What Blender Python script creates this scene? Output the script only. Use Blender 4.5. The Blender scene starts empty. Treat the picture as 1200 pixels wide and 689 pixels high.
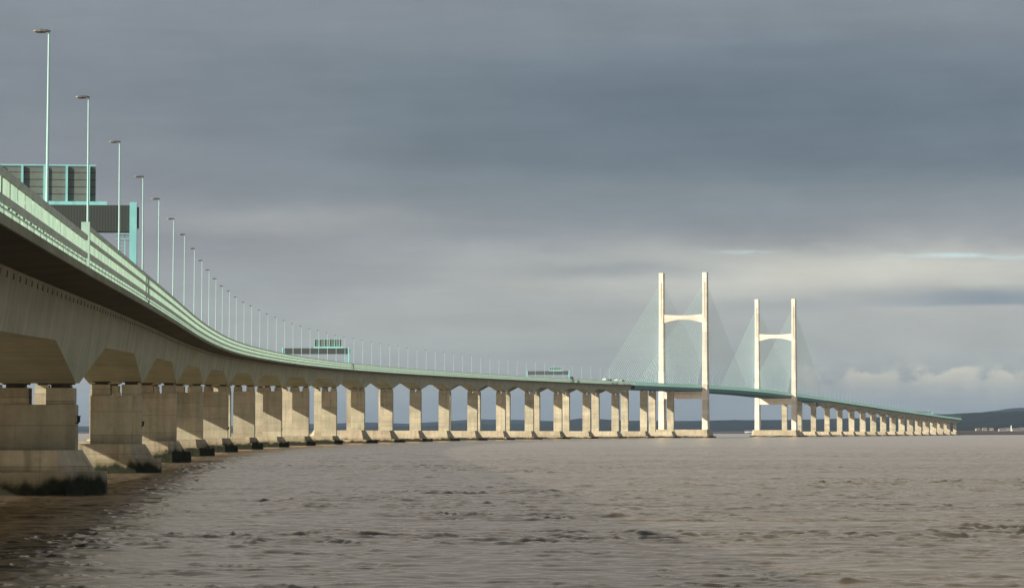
import bpy, math, random
import numpy as np
random.seed(7)
scene = bpy.context.scene
COL = scene.collection
R = math.radians

# ------------------------------------------------------------------ helpers
class MB:
    """collects geometry for ONE mesh object"""
    def __init__(self):
        self.v = []; self.f = []; self.uv = []
    def quad(self, a, b, c, d, uv=None):
        n = len(self.v); self.v += [a, b, c, d]; self.f.append((n, n+1, n+2, n+3))
        self.uv += uv if uv else [(0, 0), (1, 0), (1, 1), (0, 1)]
    def poly(self, pts):
        n = len(self.v); self.v += list(pts); self.f.append(tuple(range(n, n+len(pts))))
        self.uv += [(p[0], p[2]) for p in pts]
    def hexa(self, p):                       # 8 corners: bottom 0-3 ccw, top 4-7
        for q in ((3, 2, 1, 0), (4, 5, 6, 7), (0, 1, 5, 4), (1, 2, 6, 5), (2, 3, 7, 6), (3, 0, 4, 7)):
            self.quad(*[p[i] for i in q])
    def box(self, x0, x1, y0, y1, z0, z1):
        self.hexa([(x0, y0, z0), (x1, y0, z0), (x1, y1, z0), (x0, y1, z0),
                   (x0, y0, z1), (x1, y0, z1), (x1, y1, z1), (x0, y1, z1)])
    def prism(self, bot, top):               # bot/top: equal length ccw rings of 3d points
        n = len(bot)
        for i in range(n):
            j = (i+1) % n
            self.quad(bot[i], bot[j], top[j], top[i])
        self.poly(top); self.poly(bot[::-1])
    def tube(self, a, b, ra, rb=None, n=8):
        rb = ra if rb is None else rb
        a = np.array(a, float); b = np.array(b, float); d = b-a; d /= np.linalg.norm(d)
        u = np.cross(d, (0, 0, 1.)) if abs(d[2]) < .9 else np.cross(d, (1., 0, 0))
        u /= np.linalg.norm(u); w = np.cross(d, u)
        ring = [(math.cos(t)*u+math.sin(t)*w) for t in [2*math.pi*i/n for i in range(n)]]
        self.prism([tuple(a+ra*q) for q in ring], [tuple(b+rb*q) for q in ring])
    def build(self, name, mat, parent=None, smooth=False):
        me = bpy.data.meshes.new(name)
        me.from_pydata(self.v, [], self.f)
        ul = me.uv_layers.new(name='UVMap')
        ul.data.foreach_set('uv', np.array(self.uv, dtype=np.float32).ravel())
        me.materials.append(mat)
        if smooth:
            me.polygons.foreach_set('use_smooth', [True]*len(me.polygons))
        me.update()
        o = bpy.data.objects.new(name, me); COL.objects.link(o)
        if parent: o.parent = parent
        return o
    def merge(self):
        return self

def empty(name, loc=(0, 0, 0), rz=0.):
    o = bpy.data.objects.new(name, None); COL.objects.link(o)
    o.location = loc; o.rotation_euler = (0, 0, rz); o.empty_display_size = 1
    return o
def tag(o, label=None, cat=None, group=None, kind=None):
    if label: o['label'] = label
    if cat: o['category'] = cat
    if group: o['group'] = group
    if kind: o['kind'] = kind
    return o
def copy_tree(o, parent=None):
    c = o.copy(); COL.objects.link(c)
    if parent: c.parent = parent
    for ch in list(o.children):
        copy_tree(ch, c)
    return c

ONES = ['', 'first', 'second', 'third', 'fourth', 'fifth', 'sixth', 'seventh', 'eighth', 'ninth', 'tenth', 'eleventh',
        'twelfth', 'thirteenth', 'fourteenth', 'fifteenth', 'sixteenth', 'seventeenth', 'eighteenth', 'nineteenth']
TENS = {2: ('twenty', 'twentieth'), 3: ('thirty', 'thirtieth'), 4: ('forty', 'fortieth'), 5: ('fifty', 'fiftieth'), 6: ('sixty', 'sixtieth')}
def ordi(n):
    if n < 20: return ONES[n]
    t, u = divmod(n, 10)
    return TENS[t][1] if u == 0 else TENS[t][0]+'-'+ONES[u]

# ------------------------------------------------------------------ materials
def new_mat(name):
    m = bpy.data.materials.new(name); m.use_nodes = True
    nt = m.node_tree; b = nt.nodes['Principled BSDF']
    return m, nt, b
class G:
    """tiny node-graph writer"""
    def __init__(self, nt): self.nt = nt
    def n(self, t, **kw):
        x = self.nt.nodes.new(t)
        for k, v in kw.items(): setattr(x, k, v)
        return x
    def put(self, sock, v):
        if isinstance(v, bpy.types.NodeSocket): self.nt.links.new(v, sock)
        else: sock.default_value = v
    def math(self, op, a, b=None, c=None, clamp=False):
        x = self.n('ShaderNodeMath', operation=op, use_clamp=clamp)
        self.put(x.inputs[0], a)
        if b is not None: self.put(x.inputs[1], b)
        if c is not None: self.put(x.inputs[2], c)
        return x.outputs[0]
    def sstep(self, a, lo, hi, to0=0., to1=1.):
        x = self.n('ShaderNodeMapRange', interpolation_type='SMOOTHSTEP')
        self.put(x.inputs[0], a); x.inputs[1].default_value = lo; x.inputs[2].default_value = hi
        x.inputs[3].default_value = to0; x.inputs[4].default_value = to1
        return x.outputs[0]
    def mix(self, fac, a, b, mode='MIX'):
        x = self.n('ShaderNodeMix', data_type='RGBA', blend_type=mode)
        self.put(x.inputs[0], fac); self.put(x.inputs[6], a); self.put(x.inputs[7], b)
        return x.outputs[2]
    def noise(self, vec, scale, detail=4., rough=.55, dist=0.):
        x = self.n('ShaderNodeTexNoise')
        if vec is not None: self.put(x.inputs['Vector'], vec)
        x.inputs['Scale'].default_value = scale; x.inputs['Detail'].default_value = detail
        x.inputs['Roughness'].default_value = rough; x.inputs['Distortion'].default_value = dist
        return x.outputs[0]
    def scale(self, vec, s):
        x = self.n('ShaderNodeVectorMath', operation='MULTIPLY')
        self.put(x.inputs[0], vec); x.inputs[1].default_value = s
        return x.outputs[0]
    def comb(self, x_, y_, z_):
        x = self.n('ShaderNodeCombineXYZ')
        for i, q in enumerate((x_, y_, z_)): self.put(x.inputs[i], q)
        return x.outputs[0]
    def sep(self, v):
        x = self.n('ShaderNodeSeparateXYZ'); self.put(x.inputs[0], v); return x.outputs
    def bump(self, h, strength, dist):
        x = self.n('ShaderNodeBump'); self.put(x.inputs['Height'], h)
        x.inputs['Strength'].default_value = strength; x.inputs['Distance'].default_value = dist
        return x.outputs[0]
def c4(r, g, b): return (r, g, b, 1.)

def concrete(name, base, dark, joint=3.0, weed=False, use_uv=False, streak=.5, vjoint=0.):
    m, nt, b = new_mat(name); g = G(nt)
    tc = g.n('ShaderNodeTexCoord')
    oi = g.n('ShaderNodeObjectInfo')
    if use_uv:
        co = tc.outputs['UV']; s_ = g.sep(co)
        vec = g.comb(s_[0], 0., s_[1]); z = s_[1]
    else:
        off = g.math('MULTIPLY', oi.outputs['Random'], 300.)
        va = g.n('ShaderNodeVectorMath', operation='ADD'); g.put(va.inputs[0], tc.outputs['Object'])
        g.put(va.inputs[1], g.comb(off, off, 0.)); vec = va.outputs[0]
        z = g.sep(tc.outputs['Object'])[2]
    big = g.noise(vec, .16, 5., .6)
    fine = g.noise(vec, 1.7, 6., .65)
    strk = g.noise(g.scale(vec, (1.1, 1.1, .07)), 1., 5., .6)
    lay = g.noise(g.scale(vec, (.05, .05, .45)), 1., 3., .5)
    f = g.math('ADD', g.math('MULTIPLY', big, .45), g.math('MULTIPLY', strk, streak))
    f = g.math('ADD', f, g.math('MULTIPLY', fine, .3))
    f = g.math('ADD', f, g.math('MULTIPLY', lay, .3))
    f = g.sstep(f, .52+.5*(streak-.5), 1.02+.5*(streak-.5))
    col = g.mix(f, c4(*dark), c4(*base))
    hu = g.sstep(g.noise(g.scale(vec, (.42, .42, .16)), 1., 3., .5), .36, .64)
    col = g.mix(1., col, g.mix(hu, c4(1.03, .98, .94), c4(.955, .985, .93)), 'MULTIPLY')
    # drips, blotches of their own shape
    drip = g.sstep(g.noise(g.scale(vec, (.9, .9, .10)), 1., 3., .5), .60, .74)
    col = g.mix(g.math('MULTIPLY', drip, .5), col, c4(dark[0]*.55, dark[1]*.55, dark[2]*.5))
    if joint:
        wob = g.math('ADD', g.math('DIVIDE', z, joint), g.math('MULTIPLY', oi.outputs['Random'], .8))
        fr = g.math('FRACT', wob)
        ln = g.math('LESS_THAN', fr, .05/joint)
        col = g.mix(g.math('MULTIPLY', ln, .7), col, c4(dark[0]*.45, dark[1]*.45, dark[2]*.42))
        # each lift of the pour has a slightly different tone
        fl = g.math('FLOOR', wob); wn = g.n('ShaderNodeTexWhiteNoise', noise_dimensions='1D')
        g.put(wn.inputs['W'], g.math('ADD', fl, g.math('MULTIPLY', oi.outputs['Random'], 57.)))
        tone = g.math('ADD', g.math('MULTIPLY', wn.outputs[0], .24), .86)
        col = g.mix(1., col, g.comb(tone, tone, tone), 'MULTIPLY')
    if vjoint:
        src = s_[0] if use_uv else g.sep(tc.outputs['Object'])[0]
        q = g.math('DIVIDE', src, vjoint)
        fr = g.math('FRACT', q)
        ln = g.math('LESS_THAN', fr, .06/vjoint)
        col = g.mix(g.math('MULTIPLY', ln, .5), col, c4(dark[0]*.5, dark[1]*.5, dark[2]*.48))
        wn = g.n('ShaderNodeTexWhiteNoise', noise_dimensions='1D'); g.put(wn.inputs['W'], g.math('FLOOR', q))
        tone = g.math('ADD', g.math('MULTIPLY', wn.outputs[0], .12), .93)
        col = g.mix(1., col, g.comb(tone, tone, tone), 'MULTIPLY')
    if not use_uv:
        pv_ = g.math('ADD', g.math('MULTIPLY', oi.outputs['Random'], .16), .91)
        col = g.mix(1., col, g.comb(pv_, pv_, pv_), 'MULTIPLY')
    if weed:
        up = g.noise(g.scale(vec, (.75, .75, .30)), 1., 4., .6)
        up2 = g.noise(g.scale(vec, (.16, .16, .05)), 1., 2., .5)
        lim = g.math('ADD', g.math('MULTIPLY', g.math('SUBTRACT', up, .5), 1.9),
                     g.math('ADD', g.math('MULTIPLY', g.math('SUBTRACT', up2, .5), 3.2), weed))
        mk = g.sstep(g.math('SUBTRACT', lim, z), -.25, .50)
        slime = g.sstep(g.math('SUBTRACT', g.math('ADD', lim, .9), z), -.3, .9)
        col = g.mix(g.math('MULTIPLY', slime, .45), col, c4(.13, .11, .055))
        wc = g.mix(g.sstep(fine, .4, .65), c4(.014, .018, .009), c4(.030, .031, .017))
        col = g.mix(mk, col, wc)
    nt.links.new(col, b.inputs['Base Color'])
    b.inputs['Roughness'].default_value = .88
    b.inputs['Specular IOR Level'].default_value = .25
    nt.links.new(g.bump(g.math('ADD', fine, g.math('MULTIPLY', strk, .5)), .35, .06), b.inputs['Normal'])
    return m

def paint(name, col, rough=.45, var=.12, metal=0., dirt=(.12, .12, .09), dirt_amt=.35, scale=.8):
    m, nt, b = new_mat(name); g = G(nt)
    tc = g.n('ShaderNodeTexCoord'); v = tc.outputs['Object']
    n1 = g.noise(v, scale, 5., .6); n2 = g.noise(g.scale(v, (2.5, 2.5, .3)), scale, 4., .6)
    cc = g.mix(g.sstep(n1, .35, .65), c4(*[q*(1-var) for q in col]), c4(*[min(1, q*(1+var)) for q in col]))
    cc = g.mix(g.math('MULTIPLY', g.sstep(n2, .52, .72), dirt_amt), cc, c4(*dirt))
    nt.links.new(cc, b.inputs['Base Color'])
    b.inputs['Roughness'].default_value = rough; b.inputs['Metallic'].default_value = metal
    return m

M = {}
M['pier'] = concrete('pier_concrete', (.51, .472, .365), (.295, .272, .20), joint=2.6)
M['caisson'] = concrete('caisson_concrete', (.50, .44, .335), (.27, .23, .16), joint=1.65, weed=1.05, vjoint=4.1)
M['caisson_wet'] = concrete('wet_caisson_concrete', (.48, .42, .32), (.25, .215, .15), joint=1.65, weed=1.75, vjoint=4.1)
M['caisson_far'] = concrete('slab_concrete', (.50, .445, .345), (.28, .24, .165), joint=0, weed=1.25, vjoint=6.2)
M['girder'] = concrete('girder_concrete', (.485, .475, .345), (.30, .295, .205), joint=0, use_uv=True, vjoint=98.1/28)
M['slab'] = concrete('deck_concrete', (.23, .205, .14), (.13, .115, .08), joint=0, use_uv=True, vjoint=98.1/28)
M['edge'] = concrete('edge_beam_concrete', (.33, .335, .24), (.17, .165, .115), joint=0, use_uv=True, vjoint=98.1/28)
M['pylon'] = concrete('pylon_concrete', (.76, .70, .62), (.64, .58, .50), joint=4.2, streak=.35)
M['bearing'] = paint('bearing_steel', (.05, .048, .045), .7)
M['teal'] = paint('teal_steel', (.020, .135, .130), .5, .1, dirt=(.02, .05, .05))
M['mint'] = paint('mint_paint', (.42, .62, .52), .5, .08, dirt=(.22, .27, .2))
M['rail'] = paint('rail_paint', (.44, .49, .37), .5, .12, dirt=(.14, .15, .11), dirt_amt=.5)
M['pipe'] = paint('pale_pipe', (.70, .80, .68), .4, .06)
M['turq'] = paint('turquoise_paint', (.24, .57, .58), .4, .06, dirt=(.12, .3, .29), dirt_amt=.3)
M['pole'] = paint('lamp_pole_paint', (.38, .60, .57), .35, .05, dirt=(.4, .5, .48), dirt_amt=.3)
M['head'] = paint('lamp_head_grey', (.10, .10, .09), .5, .1)
M['lens'] = paint('lamp_lens', (.10, .10, .09), .2, .05)
M['cable'] = paint('cable_sheath', (.54, .78, .70), .4, .03, dirt=(.55, .66, .62), dirt_amt=.2)
M['asphalt'] = paint('asphalt', (.05, .05, .052), .9, .2)
M['white'] = paint('white_paint', (.78, .78, .75), .4, .04, dirt_amt=.12)
M['wall'] = paint('rendered_wall', (.42, .42, .40), .8, .08)
M['black'] = paint('dark_rubber', (.02, .02, .02), .8)
M['darkgrey'] = paint('dark_grey_paint', (.07, .075, .08), .5, .1, dirt_amt=.1)
M['glass'] = paint('window_glass', (.03, .04, .045), .08, .05, dirt_amt=.05)
M['roof'] = paint('slate_roof', (.13, .11, .10), .8, .2)
M['boxgrey'] = paint('sign_case_grey', (.055, .068, .062), .6, .08, dirt=(.04, .045, .04))

def screen_mat(t=(1., 1., 1.)):
    m, nt, b = new_mat('mint_screen'); g = G(nt)
    tc = g.n('ShaderNodeTexCoord'); n1 = g.noise(tc.outputs['UV'], .35, 4., .6)
    n2 = g.noise(g.scale(tc.outputs['UV'], (1.2, 4., 1.)), 1., 5., .6)
    cc = g.mix(g.sstep(n1, .35, .65), c4(.27*t[0], .42*t[1], .33*t[2]), c4(.35*t[0], .49*t[1], .39*t[2]))
    cc = g.mix(g.math('MULTIPLY', g.sstep(n2, .5, .7), .3), cc, c4(.22, .31, .22))
    nt.links.new(cc, b.inputs['Base Color']); b.inputs['Roughness'].default_value = .4
    tr = g.n('ShaderNodeBsdfTranslucent'); nt.links.new(cc, tr.inputs[0])
    mx = g.n('ShaderNodeMixShader'); mx.inputs[0].default_value = .62
    nt.links.new(b.outputs[0], mx.inputs[1]); nt.links.new(tr.outputs[0], mx.inputs[2])
    nt.links.new(mx.outputs[0], nt.nodes['Material Output'].inputs['Surface'])
    return m
M['screen'] = screen_mat(); M['screen_teal'] = screen_mat((.62, 1., 1.12))

def back_mat():                          # back of the big sign: grey sheet, dark horizontal seams
    m, nt, b = new_mat('sign_back_sheet'); g = G(nt)
    tc = g.n('ShaderNodeTexCoord'); z = g.sep(tc.outputs['Object'])[2]
    fr = g.math('FRACT', g.math('DIVIDE', z, .62)); ln = g.math('LESS_THAN', fr, .12)
    n1 = g.noise(tc.outputs['Object'], .9, 4., .6)
    cc = g.mix(g.sstep(n1, .35, .65), c4(.105, .135, .125), c4(.13, .165, .15))
    cc = g.mix(ln, cc, c4(.045, .03, .032))
    nt.links.new(cc, b.inputs['Base Color']); b.inputs['Roughness'].default_value = .55
    return m
M['back'] = back_mat()
def corr_mat():                          # ribbed dark casing
    m, nt, b = new_mat('ribbed_case'); g = G(nt)
    tc = g.n('ShaderNodeTexCoord'); x = g.sep(tc.outputs['Object'])[0]
    fr = g.math('FRACT', g.math('DIVIDE', x, .24)); ln = g.math('LESS_THAN', fr, .4)
    cc = g.mix(ln, c4(.040, .054, .050), c4(.024, .033, .031))
    nt.links.new(cc, b.inputs['Base Color']); b.inputs['Roughness'].default_value = .6
    return m
M['case'] = corr_mat()

def hill_mat(name, a, b2):
    m, nt, b = new_mat(name); g = G(nt)
    tc = g.n('ShaderNodeTexCoord'); v = tc.outputs['Object']
    n = g.noise(v, .0022, 6., .6); n2 = g.noise(v, .012, 5., .7)
    cc = g.mix(g.sstep(n, .4, .62), c4(*a), c4(*b2))
    cc = g.mix(g.sstep(n2, .45, .62), cc, c4(a[0]*.7, a[1]*.7, a[2]*.7))
    nt.links.new(cc, b.inputs['Base Color']); b.inputs['Roughness'].default_value = 1.
    b.inputs['Specular IOR Level'].default_value = 0.
    return m
M['hill'] = hill_mat('shaded_wooded_hill', (.012, .017, .014), (.020, .024, .017))  # dark woods, with the cloud shadow over the hills put into the colour
M['mud'] = hill_mat('mud_shore', (.075, .062, .048), (.10, .085, .065))

def water_mat():                         # silty water: brown body seen through, brownish sheen on top
    m, nt, b = new_mat('muddy_water'); g = G(nt)
    geo = g.n('ShaderNodeNewGeometry'); p = geo.outputs['Position']
    n = g.noise(g.scale(p, (.007, .035, 0.)), 1., 6., .65, .6)
    n2 = g.noise(g.scale(p, (.10, .30, 0.)), 1., 5., .65)
    f = g.math('ADD', g.math('MULTIPLY', n, .62), g.math('MULTIPLY', n2, .38))
    cc = g.mix(g.sstep(f, .42, .60), c4(.022, .020, .012), c4(.080, .067, .044))
    a = g.noise(g.scale(p, (1.5, 3.2, 0.)), 1., 5., .65)
    h = g.noise(g.scale(p, (.55, 1.3, 0.)), 1., 3., .6)
    hh = g.math('ADD', g.math('MULTIPLY', a, .45), h)
    nrm = g.bump(hh, .42, .12); nrf = g.bump(hh, .24, .09)
    df = g.n('ShaderNodeBsdfDiffuse'); g.put(df.inputs['Color'], cc); g.put(df.inputs['Normal'], nrm)
    gl = g.n('ShaderNodeBsdfGlossy'); gl.inputs['Color'].default_value = (1., .86, .725, 1); gl.inputs['Roughness'].default_value = .24; g.put(gl.inputs['Normal'], nrm)
    fz = g.n('ShaderNodeFresnel'); fz.inputs['IOR'].default_value = 1.9; g.put(fz.inputs['Normal'], nrf)
    mx = g.n('ShaderNodeMixShader'); g.put(mx.inputs[0], fz.outputs[0]); g.put(mx.inputs[1], df.outputs[0]); g.put(mx.inputs[2], gl.outputs[0])
    nt.links.new(mx.outputs[0], nt.nodes['Material Output'].inputs['Surface'])
    return m
M['water'] = water_mat()

# ------------------------------------------------------------------ the line of the road (plan and level)
KS = [0, 150, 300, 450, 600, 800, 1000, 1200, 1400, 1600, 1800, 2000, 2200]
KT = [-0.09622, -0.09154, -0.07274, -0.03591, -0.00374, 0.04321, 0.09024, 0.13403, 0.17828, 0.22685, 0.27188, 0.28463, 0.27592]
X1, Y1 = -42.939, 189.997
_s = np.arange(-320, 4400, .5)
_t = np.interp(_s, KS, KT)
k = np.hanning(81); k /= k.sum()
_t = np.convolve(np.pad(_t, 40, mode='edge'), k, mode='valid')
_x = np.concatenate([[0], np.cumsum(np.sin((_t[1:]+_t[:-1])/2)*.5)])
_y = np.concatenate([[0], np.cumsum(np.cos((_t[1:]+_t[:-1])/2)*.5)])
_i0 = int(np.argmin(abs(_s)))
_x += X1-_x[_i0]; _y += Y1-_y[_i0]
ZK = [(-330, 7.6), (-165, 10.95), (-93, 12.45), (-45, 13.4), (0, 14.55), (98, 16.6), (294, 19.95), (490, 23.3), (687, 26.5), (883, 29.5),
      (1069, 32.2), (1275, 34.9), (1470, 37.2), (1668, 39.3), (1860, 41.0), (2049, 42.5), (2277, 43.5), (2376, 43.3),
      (2505, 42.4), (2700, 40.6), (2981, 37.5), (3401, 32.8), (3948, 27.4), (4400, 23.6)]
_z = np.interp(_s, [a for a, b in ZK], [b for a, b in ZK])
k2 = np.hanning(301); k2 /= k2.sum()
_z = np.convolve(np.pad(_z, 150, mode='reflect', reflect_type='odd'), k2, mode='valid')
def fr(s):
    return (float(np.interp(s, _s, _x)), float(np.interp(s, _s, _y)), float(np.interp(s, _s, _t)))
def zf(s): return float(np.interp(s, _s, _z))          # underside of the deck edge
def pt(s, o, h):                                        # s along, o to the right, h above zf
    x, y, t = fr(s); return (x+o*math.cos(t), y-o*math.sin(t), zf(s)+h)
def ptz(s, o, z):
    x, y, t = fr(s); return (x+o*math.cos(t), y-o*math.sin(t), z)
PITCH = 98.1; BAY = PITCH/30
ER, EL = 14.4, -16.4
SEG = 98.1/28

def sweep(mb, ss, profile, closed=True, caps=True):
    """profile(s) -> list of (o,h) going counter-clockwise seen along +s"""
    prev = None; us = None
    for i, s in enumerate(ss):
        pr = profile(s); ring = [pt(s, o, h) for o, h in pr]
        if i == 0 and caps: mb.poly(ring)
        if prev:
            n = len(ring)
            for j in range(n if closed else n-1):
                k_ = (j+1) % n
                a, b_ = pr0[j], pr0[k_]; c, d = pr[k_], pr[j]
                mb.quad(prev[j], prev[k_], ring[k_], ring[j],
                        [(s0, a[1] if abs(a[1]-b_[1]) > .3 else a[0]), (s0, b_[1] if abs(a[1]-b_[1]) > .3 else b_[0]),
                         (s, c[1] if abs(d[1]-c[1]) > .3 else c[0]), (s, d[1] if abs(d[1]-c[1]) > .3 else d[0])])
        prev, pr0, s0 = ring, pr, s
    if caps: mb.poly(prev[::-1])
def strip(ss, o0, o1, h0, h1):
    mb = MB(); sweep(mb, ss, lambda s: [(o0, h0), (o0, h1), (o1, h1), (o1, h0)]); return mb
def srange(a, b, step):
    n = max(1, int(round((b-a)/step))); return [a+(b-a)*i/n for i in range(n+1)]

# pier stations
S0, SP1, SP2 = -165., 2048.8, 2504.8
J1, J2, SEND = SP1-245., SP2+245., 4215.
near_piers = [k*PITCH for k in range(-1, 21)]            # the last two carry the steel deck
far_piers = [SP2+97.+k*PITCH for k in range(0, 17)]
DEEP, SHAL = 6.35, 3.45
pier_all = near_piers[:-2]+far_piers[2:]
pa = np.array([-2*PITCH]+pier_all+[far_piers[-1]+PITCH])
def depth(s):
    d = float(np.min(abs(pa-s)))
    return DEEP if d < 1.6 else max(SHAL, DEEP-(DEEP-SHAL)*(d-1.6)/24.)
def hw(z): return 3.75-.9*z/6.35                         # half width of the box at depth z

def viaduct(a, b, name, label, group=None):
    x, y, t = fr(a)
    root = empty(name, (x, y, 0), 0)
    tag(root, label, 'viaduct')
    off = (-x, -y, 0)
    ss = sorted(set([round(q, 3) for q in srange(a, b, SEG)] +
                    [round(p+d, 3) for p in pier_all for d in (-25.6, -1.6, 1.6, 25.6) if a < p+d < b]))
    objs = []
    for c in (7.75, -7.75):
        mb = MB()
        sweep(mb, ss, lambda s: [(c-hw(depth(s)), -depth(s)), (c-hw(0), -.12), (c+hw(0), -.12), (c+hw(depth(s)), -depth(s))])
        g_ = mb.build('box_girder', M['girder'], root); objs.append(g_)
        mb = MB()                                        # small dark concrete boxes in a row under the wing
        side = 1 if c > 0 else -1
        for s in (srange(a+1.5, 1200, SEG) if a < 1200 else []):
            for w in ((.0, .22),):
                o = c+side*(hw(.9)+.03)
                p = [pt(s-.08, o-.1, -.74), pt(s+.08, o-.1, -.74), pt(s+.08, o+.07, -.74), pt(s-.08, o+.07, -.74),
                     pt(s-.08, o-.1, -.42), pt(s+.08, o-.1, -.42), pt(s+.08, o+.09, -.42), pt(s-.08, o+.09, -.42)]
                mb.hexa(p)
        if mb.v: mb.build('web_boxes', M['slab'], g_)
    mb = MB()
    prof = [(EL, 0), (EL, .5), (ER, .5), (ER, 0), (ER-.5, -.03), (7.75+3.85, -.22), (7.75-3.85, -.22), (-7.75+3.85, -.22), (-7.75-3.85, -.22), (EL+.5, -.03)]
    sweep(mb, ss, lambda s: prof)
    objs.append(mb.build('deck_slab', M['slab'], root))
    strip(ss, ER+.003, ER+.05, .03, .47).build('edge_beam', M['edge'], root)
    mb = strip(ss, EL+1.2, ER-1.2, .503, .56); objs.append(mb.build('road_surface', M['asphalt'], root))
    mb = MB()
    for o in (-13.2, -1.9, -.6, 11.2):
        sweep(mb, srange(a, b, 7), lambda s: [(o, .55), (o, .565), (o+.2, .565), (o+.2, .55)])
    objs.append(mb.build('lane_marking', M['white'], root))
    fix_offset(root)
    return root
def fix_offset(root):
    """meshes were written in world space: bring them into the root's frame"""
    inv = np.array(root.matrix_basis.inverted())
    def go(o):
        for ch in o.children:
            if ch.type == 'MESH' and not ch.get('_fx'):
                n = len(ch.data.vertices); a = np.empty(n*3, dtype=np.float32)
                ch.data.vertices.foreach_get('co', a); a = a.reshape(-1, 3)
                a = a@inv[:3, :3].T.astype(np.float32)+inv[:3, 3].astype(np.float32)
                ch.data.vertices.foreach_set('co', a.ravel()); ch.data.update(); ch['_fx'] = 1
            go(ch)
    go(root)
def clean(root):
    for ch in root.children_recursive:
        if '_fx' in ch: del ch['_fx']

vn = viaduct(S0, J1, 'concrete_viaduct', 'long curving concrete viaduct with arched box girders sweeping in from the left edge')
vf = viaduct(J2, SEND, 'concrete_viaduct', 'small far concrete viaduct running from the cable bridge to the distant shore')

# ------------------------------------------------------------------ cable-stayed steel deck
x, y, t = fr(J1)
md = empty('cable_stayed_deck', (x, y, 0)); tag(md, 'slender dark teal steel bridge deck hung between the two tall pylons', 'bridge deck')
ssm = srange(J1+.3, J2-.3, 4.)
mb = MB(); sweep(mb, ssm, lambda s: [(EL, 0), (EL, .5), (ER, .5), (ER, 0)]); mb.build('deck_slab', M['mint'], md)
for o in (ER-.9, EL+.3):
    strip(ssm, o, o+.6, -2.65, -.003).build('edge_girder', M['teal'], md)
mb = MB()
for s in srange(J1+2, J2-2, 3.65):
    mb.hexa([pt(s-.1, EL+.91, -2.2), pt(s-.1, ER-.91, -2.2), pt(s+.1, ER-.91, -2.2), pt(s+.1, EL+.91, -2.2),
             pt(s-.1, EL+.91, -.004), pt(s-.1, ER-.91, -.004), pt(s+.1, ER-.91, -.004), pt(s+.1, EL+.91, -.004)])
mb.build('cross_girders', M['teal'], md)
strip(ssm, EL+1.2, ER-1.2, .503, .56).build('road_surface', M['asphalt'], md)
fix_offset(md)

# ------------------------------------------------------------------ wind barriers along the edges
def barrier(a, b, edge, kind, label, group, n_single=0, step_post=False, fine=BAY):
    x, y, t = fr(a); root = empty('wind_barrier', (x, y, 0)); tag(root, label, 'barrier', group)
    sg = 1 if edge > 0 else -1
    def ox(d0, d1):                                      # distances inwards from the edge
        q = (edge-sg*d0, edge-sg*d1); return min(q), max(q)
    ss = srange(a, b, fine*2 if fine == BAY else fine)
    if kind == 'tall':
        rails = [(1.02, 1.32), (1.93, 2.12), (2.68, 2.9)]; scr = [(1.34, 1.91), (2.14, 2.66), (.63, .92)]; top = 2.84; gap = .07
    else:
        rails = [(.96, 1.24), (1.98, 2.28)]; scr = [(1.26, 1.96), (.60, .90)]; top = 2.2; gap = .42
    for h0, h1 in rails:
        strip(ss, *ox(.0, .17), h0, h1).build('rail', M['rail'], root)
    nb = int((b-a)/BAY); slat_rest = MB()
    for h0, h1 in scr:
        mb = MB()
        if a < 900:
            for i in range(nb):
                gp = gap if h0 > 1 else .62
                s0 = a+i*BAY+gp; s1 = a+(i+1)*BAY-gp
                o0, o1 = ox(.06, .09) if h0 > 1 else ox(.17, .19)
                tgt = mb if h0 > 1 else (MB() if i < n_single-1 else slat_rest)
                tgt.quad(pt(s0, o0, h0), pt(s1, o0, h0), pt(s1, o0, h1), pt(s0, o0, h1),
                        [(s0, h0+i*.37), (s1, h0+i*.37), (s1, h1+i*.37), (s0, h1+i*.37)])
                if h0 < 1 and tgt is not slat_rest: tgt.build('slat', M['screen'], root)
        else:
            sweep(mb, ss, lambda s: [(ox(.06, .09)[0], h0), (ox(.06, .09)[0], h1)], closed=False, caps=False)
        if mb.v: mb.build('screen', M['screen' if a < 1700 else 'screen_teal'], root)
    if slat_rest.v: tag(slat_rest.build('slat', M['screen'], root), kind='stuff')
    strip(ss, *ox(.42, .5), .501, .60).build('kerb_plate', M['rail'], root)
    strip(ss, *ox(.06, .13), .74, .81).build('handrail_pipe', M['pipe'], root)
    # posts: a bracket foot that carries pipe, rails and screens
    def post_into(mb, s, w=.11):
        o0, o1 = ox(.19, .40)
        mb.hexa([pt(s-w, o0, .501), pt(s+w, o0, .501), pt(s+w, o1, .501), pt(s-w, o1, .501),
                 pt(s-w, o0, top), pt(s+w, o0, top), pt(s+w, o1, top), pt(s-w, o1, top)])
        o0, o1 = ox(.02, .188)
        mb.hexa([pt(s-w*1.6, o0, .502), pt(s+w*1.6, o0, .502), pt(s+w*1.6, o1, .502), pt(s-w*1.6, o1, .502),
                 pt(s-w*1.6, o0, .70), pt(s+w*1.6, o0, .70), pt(s+w*1.6, o1, .99), pt(s-w*1.6, o1, .99)])
    rest = MB()
    for i in range(nb+1):
        s = a+i*BAY
        if step_post and i == 0: continue
        if i <= n_single:
            mb = MB(); post_into(mb, s); mb.build('post', M['mint'], root)
        else: post_into(rest, s)
    if rest.v: tag(rest.build('post', M['mint'], root), kind='stuff')
    if step_post:
        mb = MB(); s = a; o0, o1 = ox(-.08, .40)
        mb.hexa([pt(s-.2, o0, .3), pt(s+.2, o0, .3), pt(s+.2, o1, .501), pt(s-.2, o1, .501),
                 pt(s-.2, o0, 3.05), pt(s+.2, o0, 3.05), pt(s+.2, o1, 3.05), pt(s-.2, o1, 3.05)])
        mb.build('end_post', M['mint'], root)
    fix_offset(root)
    return root
SB = -45.5
GB = 'wind barriers along the bridge edges'
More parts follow.
